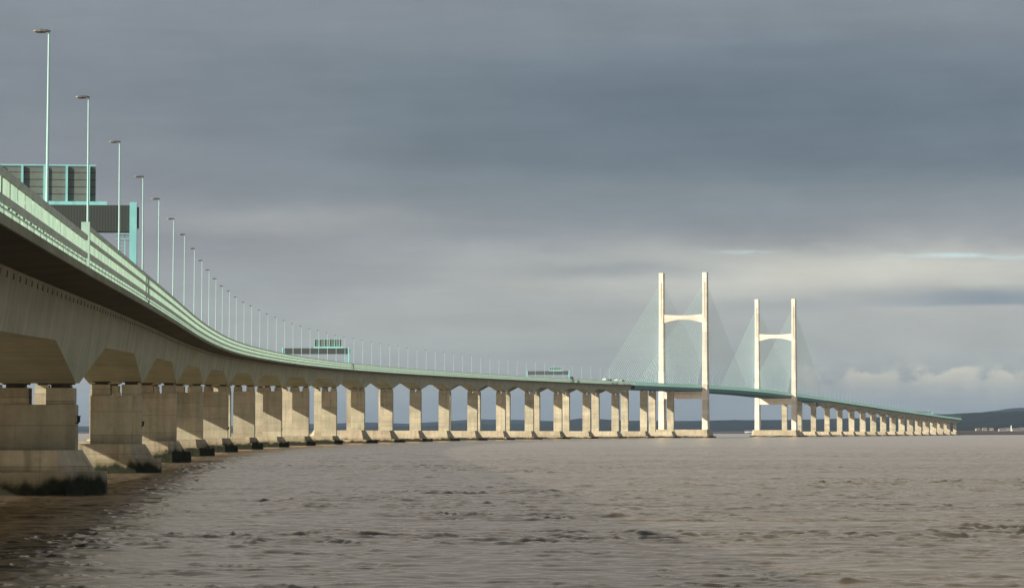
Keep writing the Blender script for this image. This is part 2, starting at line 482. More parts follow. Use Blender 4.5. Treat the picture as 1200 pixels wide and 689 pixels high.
barrier(S0+.2, SB-.45, ER, 'low', 'low mint green barrier with one row of screens at the lower left end', GB, 60)
barrier(SB, J1-.2, ER, 'tall', 'tall mint green wind barrier with two rows of screens along the near viaduct', GB, 100, True)
barrier(S0+.2, J1-.2, EL, 'tall', 'wind barrier on the far side of the near viaduct, behind the lamp posts', GB, 0)
barrier(J1+.2, J2-.2, ER, 'tall', 'pale mint barrier on the edge of the teal cable bridge deck', GB, 0, fine=6.)
barrier(J2+.2, SEND, ER, 'tall', 'thin pale mint barrier on the far viaduct beyond the second pylon', GB, 0, fine=8.)

# ------------------------------------------------------------------ piers
def octa(a, b, cx, cy, z, x0=0., y0=0.):
    return [(x0+q[0], y0+q[1], z) for q in ((-a+cx, -b), (a-cx, -b), (a, -b+cy), (a, b-cy), (a-cx, b), (-a+cx, b), (-a, b-cy), (-a, -b+cy))]
CW, CD = 2.8, 1.6                                        # half width and half depth of a column
def pier(s, i, old, steel, label, group):
    x, y, t = fr(s)
    root = empty('bridge_pier', (x, y, 0), -t); tag(root, label, 'bridge pier', group)
    e = 7.75+CW
    low = MB(); up = MB()
    if old:
        low.prism(octa(e+2.3, 4.6, 2.6, 3.2, -3.), octa(e+2.2, 4.5, 2.6, 3.2, 1.62))
        up.prism(octa(e+1.35, 4.15, 2.3, 2.9, 1.6), octa(e+.35, 4.0, 1.5, 2.8, 3.2)); zc = 3.2
    else:
        low.prism(octa(e+5.8, 5.6, 4.2, 4.4, -3.), octa(e+5.6, 5.4, 4.2, 4.4, 1.5))
        up.prism(octa(e+2.9, 4.9, 2.9, 4.0, 1.48), octa(e+.15, 4.6, 1.0, 3.6, 5.4)); zc = 5.4
    mat = (M['caisson'] if i < 3 else M['caisson_wet']) if old else M['caisson_far']
    lo = low.build('caisson', mat, root); up.build('caisson_cap', mat, lo)
    soff = zf(s)-(2.65 if steel else DEEP)
    ct = soff-1.6
    for c in (7.75, -7.75):
        mb = MB(); mb.prism([(c-CW, -CD, zc-.01), (c+CW, -CD, zc-.01), (c+CW, CD, zc-.01), (c-CW, CD, zc-.01)],
                            [(c-CW, -CD, ct), (c+CW, -CD, ct), (c+CW, CD, ct), (c-CW, CD, ct)])
        co = mb.build('column', M['pier'], root)
        bv = co.modifiers.new('edge', 'BEVEL'); bv.width = .09; bv.segments = 1; bv.limit_method = 'ANGLE'
        for d in (-1, 1):
            mb = MB(); cx = c+d*(CW-1.15)
            mb.box(cx-1.02, cx+1.02, -1.35, 1.35, ct-.01, soff-.36)
            pl = mb.build('bearing_plinth', M['pier'], co)
            mb = MB(); mb.box(cx-.7, cx+.7, -.8, .8, soff-.37, soff-.1); mb.box(cx-.95, cx+.95, -1.0, 1.0, soff-.098, soff+.02)
            mb.build('bearing', M['bearing'], co)
    if old and i in (1, 2, 5, 7):
        mb = MB(); z = 5.2; xx = e
        mb.box(xx-.02, xx+.25, -1.3, -1.2, z-.05, z+.05); mb.box(xx+.12, xx+.34, -1.36, -1.14, z+.05, z+.45); mb.box(xx+.08, xx+.38, -1.4, -1.1, z+.451, z+.53)
        mb.build('navigation_lamp', M['black'], root)
    return root
GP = 'twin column piers under the near viaduct'
for i, s in enumerate(near_piers):
    old = i <= 9; steel = i >= 20
    if i == 0: lab = 'concrete bridge pier just beyond the left edge, before the first visible pier'
    elif i <= 9: lab = '%s concrete pier from the left, standing on a low weed-stained stepped caisson' % ordi(i)
    elif i < 20: lab = '%s concrete pier from the left, on a wide caisson with sloping shoulders' % ordi(i)
    elif i == 20: lab = 'tall pier under the teal deck, second before the near pylon'
    else: lab = 'tall pier beside the left leg of the near pylon, under the teal deck'
    pier(s, i, old, steel, lab, GP)
for i, s in enumerate(far_piers):
    steel = i < 2
    lab = ('%s small distant pier past the far pylon, towards the far shore' % ordi(i+1))
    pier(s, 99, False, steel, lab, 'distant piers past the far pylon')

# ------------------------------------------------------------------ pylons
def pylon(s, label):
    x, y, t = fr(s); root = empty('bridge_pylon', (x, y, 0), -t); tag(root, label, 'pylon', 'pylons of the cable bridge')
    LO, TOP, ZC = 19.2, 142.3, 6.9
    mb = MB(); mb.prism(octa(27.5, 9.5, 3.5, 4, -3), octa(27, 9.2, 3.5, 4, 1.3)); lo = mb.build('caisson', M['caisson_far'], root)
    mb = MB(); mb.prism(octa(24.8, 8.6, 2.4, 3, 1.28), octa(23.6, 8.3, 2.0, 3, ZC)); mb.build('caisson_cap', M['caisson_far'], lo)
    for sg in (-1, 1):
        mb = MB(); sec = [(ZC-.01, 2.6, 3.9), (38., 2.45, 3.5), (100., 2.15, 3.0), (TOP-9, 2.05, 2.8), (TOP, 2.05, 2.8)]
        rings = []
        for z, a, b in sec:
            c = .35; rings.append([(sg*LO+q[0], q[1], z) for q in ((-a+c, -b), (a-c, -b), (a, -b+c), (a, b-c), (a-c, b), (-a+c, b), (-a, b-c), (-a, -b+c))])
        for r0, r1 in zip(rings, rings[1:]):
            for q in range(8):
                mb.quad(r0[q], r0[(q+1) % 8], r1[(q+1) % 8], r1[q])
        mb.poly(rings[-1])
        leg = mb.build('leg', M['pylon'], root)
        mb = MB()                                        # recess plates with the cable anchors, both faces
        for fy in (-1, 1):
            y0, y1 = sorted((fy*2.72, fy*2.98)); mb.box(sg*LO-.45, sg*LO+.45, y0, y1, 76, 134)
        mb.build('anchor_strip', M['girder'], leg)
        mb = MB(); mb.tube((sg*LO, 0, TOP), (sg*LO, 0, TOP+2.2), .06, .03, 6); mb.box(sg*LO-.2, sg*LO+.2, -.2, .2, TOP+.01, TOP+.5)
        mb.build('warning_light', M['darkgrey'], leg)
        mb = MB(); a = 2.7
        mb.box(sg*LO-a, sg*LO+a, -4.2, 4.2, zf(s)+3.4, zf(s)+3.7)
        for px_ in (-1, 1):
            for py_ in (-1, 1): mb.tube((sg*LO+px_*(a-.1), py_*4.1, zf(s)+3.7), (sg*LO+px_*(a-.1), py_*4.1, zf(s)+4.8), .05, n=6)
            mb.box(sg*LO+px_*(a-.1)-.04, sg*LO+px_*(a-.1)+.04, -4.1, 4.1, zf(s)+4.75, zf(s)+4.85)
        mb.box(sg*LO-a, sg*LO+a, -4.14, -4.06, zf(s)+4.76, zf(s)+4.84)
        mb.build('access_platform', M['white'], leg)
    # upper cross beam, deeper at its ends
    mb = MB(); N = 16; xi = LO-2.0
    for a_ in range(N):
        xs = [(-xi+2*xi*q/N) for q in (a_, a_+1)]
        zt = [106.3-.9*(1-(q/xi)**2) for q in xs]; zb = [101.6-2.9*max(0, abs(q)/xi-.25)**1.3/.75**1.3 for q in xs]
        mb.hexa([(xs[0], -2.2, zb[0]), (xs[1], -2.2, zb[1]), (xs[1], 2.2, zb[1]), (xs[0], 2.2, zb[0]),
                 (xs[0], -2.2, zt[0]), (xs[1], -2.2, zt[1]), (xs[1], 2.2, zt[1]), (xs[0], 2.2, zt[0])])
    mb.build('upper_crossbeam', M['pylon'], root)
    zt = zf(s)-2.9
    mb = MB(); mb.box(-LO+2.3, LO-2.3, -3.1, 3.1, zt-6.2, zt); mb.build('lower_crossbeam', M['pylon'], root)
    for o in (ER-.6, EL+.6):
        mb = MB(); mb.box(o-.8, o+.8, -1, 1, zt-.01, zf(s)-2.64); mb.build('deck_bearing', M['bearing'], root)
    return root
pylon(SP1, 'nearer and taller-looking pale concrete pylon, an H of two slim legs')
pylon(SP2, 'farther and smaller-looking pale concrete pylon, an H of two slim legs')

# ------------------------------------------------------------------ stay cables, each its own
NC = 30
for si, (sp, pn) in enumerate(((SP1, 'near'), (SP2, 'far'))):
    for sg, ln in ((-1, 'left'), (1, 'right')):
        for dr, dn, span in ((-1, 'facing', 238.), (1, 'behind', 222. if si == 0 else 238.)):
            if si == 1 and dr == -1: span = 222.
            for k_ in range(NC):
                d = 17+(span-17)*k_/(NC-1)
                zt = 78+(133.5-78)*k_/(NC-1)
                a = ptz(sp+dr*2.85, sg*19.2, zt)
                b = pt(sp+dr*d, ER-.25 if sg > 0 else EL+.25, .5)
                mid = tuple((p+q)/2-(0, 0, .0028*d)[i] for i, (p, q) in enumerate(zip(a, b)))
                mb = MB()
                loc = [tuple(q-w for q, w in zip(p, b)) for p in (a, mid, b)]
                mb.tube(loc[0], loc[1], .105 if dr < 0 else .085, n=6); mb.tube(loc[1], loc[2], .105 if dr < 0 else .085, n=6)
                o = mb.build('stay_cable', M['cable'], None, True); o.location = b
                where = 'on the viewer side of' if dr < 0 else 'on the far side of'
                lab = '%s cable from the outer end, %s the %s pylon, %s leg' % (ordi(NC-k_), where, pn, ln)
                tag(o, lab, 'stay cable', 'fan of stay cables %s the %s pylon, %s leg' % (where, pn, ln))

# ------------------------------------------------------------------ lamp posts
def lamp_proto(H):
    root = empty('street_lamp')
    mb = MB(); mb.tube((0, 0, 0), (0, 0, .9), .12, .11, 10); mb.tube((0, 0, .9), (0, 0, H), .085, .045, 10)
    mb.build('pole', M['pole'], root, True)
    mb = MB(); L = .78                                   # flat tapered lantern reaching over the road (local -x)
    pr = [(.07, .05, .06), (-.12, .13, .10), (-.42, .16, .12), (-.66, .13, .09), (-L, .05, .04)]
    for (x0, w0, h0), (x1, w1, h1) in zip(pr, pr[1:]):
        mb.hexa([(x1, -w1, H+.02-.02*0), (x0, -w0, H+.0), (x0, w0, H+.0), (x1, w1, H+.02),
                 (x1, -w1*.7, H+.02+h1), (x0, -w0*.7, H+.02+h0), (x0, w0*.7, H+.02+h0), (x1, w1*.7, H+.02+h1)])
    hd = mb.build('lamp_head', M['head'], root, False)
    mb = MB(); mb.prism([(-.62, -.1, H-.05), (-.2, -.1, H-.05), (-.2, .1, H-.05), (-.62, .1, H-.05)],
                        [(-.66, -.13, H+.03), (-.14, -.13, H+.01), (-.14, .13, H+.01), (-.66, .13, H+.03)])
    mb.build('lamp_glass', M['lens'], hd)
    return root
LS = [-64.8, -35.2, -1.4, 35.0, 67.5, 105.5, 143.3, 181.0, 213.5, 244.0, 274.5, 305.5, 336.8, 368.0, 399.5, 430.5]
LZ = {-64.8: 24.4, -35.2: 25.0, -1.4: 26.05, 35.0: 27.1, 67.5: 28.06, 105.5: 29.24, 143.3: 30.26, 181.0: 31.1, 213.5: 31.6, 244.0: 32.0}
s = LS[-1]
while s < SEND-25:
    s += 32.2
    LS.append(s)
protos = {}
for i, s in enumerate(LS):
    base = zf(s)+.5
    top = LZ.get(s, zf(s)+12.7+.15*random.uniform(-1, 1))
    H = round(top-base, 1)
    x, y, z = pt(s, 13.66, .5); t = fr(s)[2]
    if H not in protos: protos[H] = o = lamp_proto(H)
    else: o = copy_tree(protos[H])
    o.location = (x, y, z); o.rotation_euler = (R(random.uniform(-.35, .35)), R(random.uniform(-.2, .2)), -t+R(random.uniform(-6, 6)))
    if s < -50: lab = 'tallest-looking lamp post, nearest to the left edge of the photo'
    elif s < J1:
        kpi = int(math.floor(s/PITCH))+1
        n = sum(1 for q in LS if (kpi-1)*PITCH <= q <= s)
        lab = ('%s lamp post past the %s pier from the left, on the viaduct' % (ordi(n), ordi(kpi))) if kpi > 0 else 'second lamp post from the left, rising where the barrier steps up'
    elif s < SP1: lab = '%s lamp post on the teal deck, before the near pylon' % ordi(sum(1 for q in LS if J1 <= q <= s))
    elif s < SP2: lab = '%s lamp post between the two pylons, counted from the near pylon' % ordi(sum(1 for q in LS if SP1 <= q <= s))
    else: lab = '%s tiny lamp post past the far pylon' % ordi(sum(1 for q in LS if SP2 <= q <= s))
    tag(o, lab, 'lamp post', 'lamp posts along the bridge')

# ------------------------------------------------------------------ sign gantries
def gantry(s, z0, z1, sx0, sx1, sz0, sz1, label, ladder=False, nrib=5, oL=-15.6):
    """beam underside/top z0,z1 ; sign from sx0 to sx1 metres left of the right post"""
    x, y, t = fr(s); root = empty('sign_gantry', (x, y, 0), -t); tag(root, label, 'sign gantry', 'sign gantries over the road')
    oR = 13.2; d = zf(s)+.5
    for o in (oR, oL):
        mb = MB(); w = .30 if o > 0 else .25
        mb.box(o-w, o+w, -.95, .3, d, z1+.25); mb.box(o-w-.2, o+w+.2, -1.1, .5, d-.01, d+.08)
        p = mb.build('post', M['turq'], root)
        if ladder and o > 0:
            q = MB(); q.box(o+w+.01, o+w+.14, -.2, .2, z0+.2, z1-.1); q.build('junction_box', M['darkgrey'], p)
    mb = MB(); mb.box(oL+.26, oR-.31, -.75, .55, z0, z1); mb.box(oL+.26, oR-.31, -.78, .58, z0-.14, z0-.003); bm_ = mb.build('beam', M['case'], root)
    mb = MB(); mb.box(oR-sx1-.2, oR-sx0+1.0, -.62, -.32, z1+.003, sz0-.003); mb.build('sign_bearer', M['turq'], root)
    mb = MB(); mb.box(oR-sx1, oR-sx0, -.2, -.05, sz0, sz1); sg = mb.build('sign_board', M['back'], root)
    mb = MB()
    for q in range(nrib):
        xx = oR-sx1+(sx1-sx0-.55)*q/(nrib-1) if q else oR-sx1+.06
        mb.box(xx-.09, xx+.09, -.42, -.203, sz0+.001, sz1+.06)
    mb.box(oR-sx1-.05, oR-sx0+.05, -.3, -.02, sz1+.061, sz1+.16)
    mb.build('sign_rib', M['turq'], sg)
    if ladder:
        mb = MB()
        for xx in (oR-1.25, oR-.72): mb.box(xx-.03, xx+.03, -.35, -.29, d, z0-.14)
        zz = d+.3
        while zz < z0-.2: mb.tube((oR-1.25, -.32, zz), (oR-.72, -.32, zz), .022, n=6); zz += .3
        for zz in (z0-.8, z0-.35):
            mb.box(oR-1.5, oR-.3, -.95, -.9, zz, zz+.05); mb.box(oR-1.5, oR-.3, .6, .65, zz, zz+.05)
        mb.build('ladder', M['turq'], root)
    return root
gantry(28., 21.75, 23.88, 3.25, 13.2, 24.2, 27.2, 'large turquoise gantry at the left with a dark beam and grey sign back', True, 6)
gantry(803., 34.9, 37.0, 3.0, 13.4, 37.6, 40.4, 'middle turquoise gantry carrying a ribbed sign, above the curving viaduct', True, 6, -12.4)
gantry(1581.7, 44.2, 46.6, 5.6, 13.8, 47.1, 49.2, 'small pale gantry on the viaduct shortly before the cable fan starts', False, 6, -16.2)
gantry(3800., zf(3800)+6.3, zf(3800)+7.3, 4., 8., zf(3800)+7.5, zf(3800)+8.6, 'tiny gantry on the far viaduct near the distant shore', False, 4)

# ------------------------------------------------------------------ vehicles on the deck
def lorry(s, o, body, cabm, L, Hh, label):
    x, y, t = fr(s); z = zf(s)+.563
    root = empty('lorry', (x+o*math.cos(t), y-o*math.sin(t), z), -t); tag(root, label, 'lorry', 'lorries crossing the bridge')
    mb = MB(); mb.box(-1.25, 1.25, 0, L, 1.15, Hh); mb.build('cargo_box', body, root)
    mb = MB(); mb.box(-1.0, 1.0, -2.2, L, .75, 1.145); mb.build('chassis', M['darkgrey'], root)
    mb = MB(); mb.hexa([(-1.2, -2.5, 1.147), (1.2, -2.5, 1.147), (1.2, -.25, 1.147), (-1.2, -.25, 1.147), (-1.15, -2.2, 3.0), (1.15, -2.2, 3.0), (1.15, -.25, 3.3), (-1.15, -.25, 3.3)])
    cb = mb.build('cab', cabm, root)
    mb = MB(); mb.hexa([(-1.05, -2.45, 1.9), (1.05, -2.45, 1.9), (1.05, -2.2, 1.9), (-1.05, -2.2, 1.9), (-1.0, -2.3, 2.8), (1.0, -2.3, 2.8), (1.0, -2.1, 2.8), (-1.0, -2.1, 2.8)]); mb.build('windscreen', M['glass'], cb)
    for yy in (-1.4, L-2.6, L-1.3):
        for sx in (-1, 1):
            mb = MB(); mb.tube((sx*1.22, yy, .5), (sx*.9, yy, .5), .5, n=14); mb.build('wheel', M['black'], root)
lorry(1722, 9.0, M['white'], M['white'], 6., 3.9, 'white box lorry on the deck, just before the cable fan')
lorry(1735, 9.0, M['darkgrey'], M['darkgrey'], 7., 3.7, 'dark lorry close behind the first white lorry')
lorry(1763, 9.0, M['white'], M['white'], 5., 3.6, 'second smaller white lorry, under the lowest end of the cable fan')
lorry(1778, 9.0, M['darkgrey'], M['white'], 7., 3.5, 'grey lorry following the smaller white lorry')
lorry(1602, 9.4, M['darkgrey'], M['darkgrey'], 6., 4.1, 'dark grey lorry just past the small pale gantry')

# ------------------------------------------------------------------ noise for terrain and water
def lattice(seed):
    rs = np.random.RandomState(seed); return rs.rand(256, 256)*2-1
def vnoise(x, y, seed):
    g_ = LAT[seed % len(LAT)]
    xi = np.floor(x).astype(np.int64); yi = np.floor(y).astype(np.int64); xf = x-xi; yf = y-yi
    u = xf*xf*xf*(xf*(xf*6-15)+10); v = yf*yf*yf*(yf*(yf*6-15)+10)
    a = g_[xi & 255, yi & 255]; b = g_[(xi+1) & 255, yi & 255]; c = g_[xi & 255, (yi+1) & 255]; d = g_[(xi+1) & 255, (yi+1) & 255]
    return (a*(1-u)+b*u)*(1-v)+(c*(1-u)+d*u)*v
LAT = [lattice(i) for i in range(12)]
def fbm(x, y, oct_, seed, gain=.5):
    r = 0; a = 1.; t_ = 0
    for i in range(oct_):
        r = r+a*vnoise(x*2**i+17.3*i, y*2**i-9.1*i, seed+i); t_ += a; a *= gain
    return r/t_

def grid_mesh(name, X, Y, Z, mat, closed=False, smooth=True):
    n, m = X.shape
    co = np.stack([X, Y, Z], -1).reshape(-1, 3).astype(np.float32)
    i = np.arange(n-1)[:, None]; j = np.arange(m if closed else m-1)[None, :]; j2 = (j+1) % m
    f = np.stack(np.broadcast_arrays(i*m+j, i*m+j2, (i+1)*m+j2, (i+1)*m+j), -1).reshape(-1, 4)
    me = bpy.data.meshes.new(name)
    me.vertices.add(len(co)); me.vertices.foreach_set('co', co.ravel())
    me.loops.add(f.size); me.loops.foreach_set('vertex_index', f.ravel().astype(np.int32))
    me.polygons.add(len(f)); me.polygons.foreach_set('loop_start', np.arange(0, f.size, 4, dtype=np.int32))
    me.update(calc_edges=True); me.validate()
    if smooth: me.polygons.foreach_set('use_smooth', np.ones(len(f), dtype=bool))
    me.materials.append(mat); o = bpy.data.objects.new(name, me); COL.objects.link(o); return o

# ------------------------------------------------------------------ water: one sheet, really rippled
rr = np.concatenate([np.geomspace(2, 55, 50)[:-1], np.geomspace(55, 900, 1500)[:-1], np.geomspace(900, 2600, 260)[:-1], np.geomspace(2600, 16000, 90)])
th = np.concatenate([np.linspace(-13.2, 13.2, 820), np.linspace(13.2, 346.8, 120)[1:-1]])
RR, TH = np.meshgrid(rr, np.radians(th), indexing='ij')
WX = RR*np.sin(TH); WY = RR*np.cos(TH)
fade = np.clip((RR-3)/30, 0, 1)
far1 = 1/(1+(RR/900)**2)
patch = np.clip(fbm(WX/85, WY/30, 3, 1)*1.6+.25, 0, 1)
band = np.clip(fbm(WX/160+.3*fbm(WX/60, WY/60, 2, 4), WY/22, 3, 6)*2.2-.15, 0, 1)
wx = WX+2.2*fbm(WX/6, WY/6, 2, 3); wy = WY+1.6*fbm(WX/7, WY/5, 2, 5)
ridge = 1-np.abs(fbm(wx/4.2, wy/1.9, 3, 2, .55))*2.0
ridge = np.clip(ridge, 0, 1)**2
chop = fbm(wx/1.9, wy/.95, 3, 7, .6)
swell = fbm(WX/16, WY/8, 2, 8)
blot = np.clip(fbm(WX/26, WY/12, 4, 9)*3.2-.75, 0, 1)          # small patches of broken, boiling water
dn = np.clip(fbm(WX/34+3.1, WY/14-7., 3, 3)*2.0+.42, .12, 1)
dash = np.clip(fbm(WX/1.5+40.+.5*chop, WY/.62, 3, 10, .6)-.16, 0, 1)*2.4*dn    # short steep wavelets, scattered
crest = np.clip(1-np.abs(fbm(wx/3.1+11., wy/1.35, 2, 6, .5))*2.6, 0, 1)**3       # thin, short, sharp crests
crest *= np.clip(fbm(WX/7., WY/3., 2, 2)*2.2+.45, 0, 1)
WZ = fade*far1*((.07+.09*patch)*crest+.105*dash+.06*swell+(.085+.06*patch)*chop+(.02+.16*band+.22*blot)*(ridge-.45))
wt = grid_mesh('water', WX, WY, WZ, M['water'], closed=True)
wt['kind'] = 'structure'

# ------------------------------------------------------------------ far shore and hills
def interp_px(px, tab): return np.interp(px, [a for a, b in tab], [b for a, b in tab])
def land(name, mat, shore, ridge_r, sky, seed, amp, label_kind='structure', rows=26, px0=-700, px1=2400, step=5, kind=None):
    px = np.arange(px0, px1, step); az = np.arctan((px-600)/3000.)
    rs = interp_px(px, shore); rg = interp_px(px, ridge_r); sy = interp_px(px, sky)
    hh = 4.5+(506.5-sy)*rg/3000.
    X = []; Y = []; Z = []
    for i in range(rows):
        u = i/(rows-1)
        if u <= .7: q = u/.7; r = rs+(rg-rs)*q; h = hh*(q**1.3)
        else: q = (u-.7)/.3; r = rg+q*1500; h = hh*(1-.7*q*q)
        n = fbm(az*3000/38.+seed, np.full_like(px, i*.55, dtype=float), 4, seed)
        Z.append(np.where(i == 0, -1.5, h+amp*n*min(1, u*2.2)*(1 if u < .7 else .5)))
        X.append(r*np.sin(az)/np.cos(az)*np.cos(az)); Y.append(r*np.cos(az))
    o = grid_mesh(name, np.array(X), np.array(Y), np.array(Z), mat); o['kind'] = 'structure'; return o
land('hills', M['hill'], [(-700, 9600), (520, 9300), (900, 8600), (1080, 7000), (1200, 6200), (2400, 5600)],
     [(-700, 11500), (500, 11200), (900, 10200), (1100, 8600), (1200, 8000), (2400, 8000)],
     [(-700, 499), (60, 502.5), (110, 503.5), (300, 502), (500, 498.5), (540, 495.5), (575, 497.5), (620, 496.5), (655, 493.5), (680, 489.5), (705, 491), (735, 493.5),
      (800, 494), (860, 491.5), (920, 492.5), (990, 490.5), (1060, 487), (1110, 484.8), (1127, 484.5), (1160, 482.8), (1185, 481.8), (1230, 480), (2400, 476)], 3, 5.)
land('distant_hills', M['hill'], [(-700, 13000), (2400, 11000)], [(-700, 15500), (1200, 13200), (2400, 13000)],
     [(-700, 500), (300, 499), (430, 494.5), (480, 496), (560, 491), (650, 493), (800, 493), (1000, 491), (1130, 486), (1165, 481.5), (1185, 478.5), (1260, 474), (2400, 472)], 5, 6.)
land('shore', M['mud'], [(-700, 9350), (500, 9100), (880, 8300), (1060, 6200), (1118, 4280), (1160, 4500), (1200, 4700), (2400, 5000)],
     [(-700, 9800), (500, 9500), (900, 8900), (1060, 7200), (1118, 5400), (1200, 5500), (2400, 5600)],
     [(-700, 505.5), (900, 505.3), (1060, 504.6), (1118, 504.6), (1200, 504.0), (2400, 503)], 8, .8)

# ------------------------------------------------------------------ houses on the far shore
def house(px, r, zb, w, d, h, rh, mat, label, rz):
    az = math.atan((px-600)/3000.)
    root = empty('house', (r*math.sin(az), r*math.cos(az), zb), rz); tag(root, label, 'house', 'pale houses on the far shore')
    mb = MB(); mb.box(-w/2, w/2, -d/2, d/2, -4, h)
    mb.poly([(w/2, -d/2, h), (w/2, d/2, h), (w/2, 0, h+rh)]); mb.poly([(-w/2, d/2, h), (-w/2, -d/2, h), (-w/2, 0, h+rh)])
    wl = mb.build('wall', mat, root)
    mb = MB()
    for sg in (-1, 1):
        mb.hexa([(-w/2-.4, sg*(d/2+.5), h-.3), (w/2+.4, sg*(d/2+.5), h-.3), (w/2+.4, 0, h+rh+.03), (-w/2-.4, 0, h+rh+.03),
                 (-w/2-.4, sg*(d/2+.5), h+.0), (w/2+.4, sg*(d/2+.5), h+.0), (w/2+.4, 0, h+rh+.33), (-w/2-.4, 0, h+rh+.33)])
    mb.build('roof', M['roof'], root)
    for i in range(max(2, int(w/4))):
        mb = MB(); xx = -w/2+(i+.5)*w/max(2, int(w/4)); mb.box(xx-.6, xx+.6, -d/2-.04, -d/2+.1, h*.45, h*.8); mb.build('window', M['glass'], root)
H_ = [(1174, 5350, 5.2, 16, 9, 4.5, 3, 'wall', 'long low white house left of the slim white tower', .1),
      (1179.5, 5420, 5.6, 10, 8, 5, 3, 'wall', 'small white house just left of the slim white tower', -.2),
      (1191, 5380, 5.4, 22, 9, 4.5, 3, 'wall', 'widest white house right of the slim white tower', .15),
      (1198, 5450, 5.6, 12, 9, 6, 3, 'wall', 'white house at the right edge of the photo', 0),
      (1145, 5600, 6., 9, 8, 4.5, 3, 'girder', 'faint house on the shore just past the end of the viaduct', .2),
      (1153, 5650, 6.5, 10, 8, 5, 3, 'pier', 'faint pale house second from the end of the viaduct', 0),
      (1161, 5600, 6.5, 9, 8, 4.5, 3, 'girder', 'faint pale house third from the end of the viaduct', -.2),
      (874.5, 8600, 4., 12, 9, 4, 3, 'white', 'tiny white house on the shore left of the far pylon', 0),
      (879, 8650, 4., 16, 9, 4, 3, 'white', 'tiny long white building touching the far pylon base', .1)]
for h_ in H_: house(h_[0], h_[1], h_[2], h_[3], h_[4], h_[5], h_[6], M[h_[7]], h_[8], h_[9])
az = math.atan((1184.3-600)/3000.); r_ = 5330.
tw = empty('white_tower', (r_*math.sin(az), r_*math.cos(az), 5.)); tag(tw, 'slim white tower standing among the houses on the far shore', 'tower')
mb = MB(); mb.tube((0, 0, -4), (0, 0, 11), 1.5, 1.15, 14); mb.build('tower_shaft', M['white'], tw)
mb = MB(); mb.tube((0, 0, 11.01), (0, 0, 11.4), 1.6, 1.6, 14); mb.build('gallery', M['white'], tw)
mb = MB(); mb.tube((0, 0, 11.41), (0, 0, 13.0), .8, .8, 12); mb.tube((0, 0, 13.01), (0, 0, 14.0), .95, .1, 12); mb.build('lantern', M['white'], tw)

# ------------------------------------------------------------------ haze
mb = MB(); mb.box(-16000, 16000, -2500, 17500, -6, 260)
m = bpy.data.materials.new('haze_air'); m.use_nodes = True; nt = m.node_tree
nt.nodes.remove(nt.nodes['Principled BSDF'])
pv = nt.nodes.new('ShaderNodeVolumePrincipled'); pv.inputs['Color'].default_value = (.50, .70, 1., 1); pv.inputs['Density'].default_value = 2.0e-5
nt.links.new(pv.outputs[0], nt.nodes['Material Output'].inputs['Volume'])
hz = mb.build('haze', m); hz['kind'] = 'stuff'

# ------------------------------------------------------------------ sky
SUN_EL, SUN_PHI = 26., 62.
EXPO = .7
w = bpy.data.worlds.new('World'); scene.world = w; w.use_nodes = True
nt = w.node_tree; g = G(nt)
bg = nt.nodes['Background']
sky = g.n('ShaderNodeTexSky', sky_type='NISHITA', sun_disc=False)
sky.sun_elevation = R(SUN_EL); sky.sun_rotation = R(180+SUN_PHI)
tc = g.n('ShaderNodeTexCoord'); dv = g.sep(tc.outputs['Generated'])
U = g.math('MULTIPLY', g.math('ARCTAN2', dv[0], dv[1]), 3000.)      # bearing, in units of 1/3000 rad
V = g.math('MULTIPLY', g.math('ARCSINE', dv[2]), 3000.)            # elevation, same units
def srgb(r, g_, b, k=1.):
    f = lambda c: ((c/255+.055)/1.055)**2.4
    return (f(r)*k, f(g_)*k, f(b)*k, 1.)
vec = g.comb(g.math('DIVIDE', U, 600.), g.math('DIVIDE', V, 170.), 0.)
warp = g.noise(vec, .9, 5., .55)
warp2 = g.noise(g.scale(vec, (1.3, 1., 1.)), 2.3, 6., .6)
Vw = g.math('ADD', V, g.math('ADD', g.math('MULTIPLY', g.math('SUBTRACT', warp, .5), 90.), g.math('MULTIPLY', g.math('SUBTRACT', warp2, .5), 40.)))
ramp = g.n('ShaderNodeValToRGB'); el = ramp.color_ramp
stops = [(0, (122, 131, 137)), (.04, (130, 139, 144)), (.14, (158, 165, 167)), (.24, (166, 172, 173)), (.33, (160, 166, 169)), (.42, (153, 158, 164)),
         (.52, (140, 147, 154)), (.62, (124, 134, 142)), (.74, (117, 128, 137)), (.84, (127, 137, 146)), (.93, (135, 143, 151)), (1., (135, 143, 151))]
while len(el.elements) < len(stops): el.elements.new(.5)
for e, (p, c) in zip(el.elements, stops): e.position = p; e.color = srgb(*c)
g.put(ramp.inputs[0], g.math('DIVIDE', Vw, 510., clamp=True))
col = ramp.outputs[0]
def gauss(u0, su, v0, sv, vv=None, uu=None):
    a = g.math('DIVIDE', g.math('SUBTRACT', uu if uu else U, u0), su); b = g.math('DIVIDE', g.math('SUBTRACT', vv if vv else V, v0), sv)
    return g.math('EXPONENT', g.math('MULTIPLY', g.math('ADD', g.math('MULTIPLY', a, a), g.math('MULTIPLY', b, b)), -1.))
Vn = g.math('ADD', V, g.math('MULTIPLY', g.math('SUBTRACT', warp2, .5), 46.))
Vm = g.math('ADD', V, g.math('MULTIPLY', g.math('SUBTRACT', warp2, .5), 22.))
def lay(col, mask, amt, c): return g.mix(g.math('MULTIPLY', mask, amt), col, srgb(*c))
col = lay(col, gauss(-480, 330, 330, 150, Vw), .75, (141, 145, 153))    # paler grey at the left
col = lay(col, gauss(330, 600, 370, 85, Vw), .85, (98, 112, 126))       # the dark slate bank
col = lay(col, gauss(-180, 190, 395, 45, Vw), .5, (120, 131, 139))
col = lay(col, gauss(520, 420, 312, 26, Vn), .7, (97, 110, 125))
col = lay(col, gauss(150, 520, 268, 42, Vn), .45, (127, 138, 145))
col = lay(col, gauss(-260, 170, 246, 18, Vn), .6, (172, 173, 174))
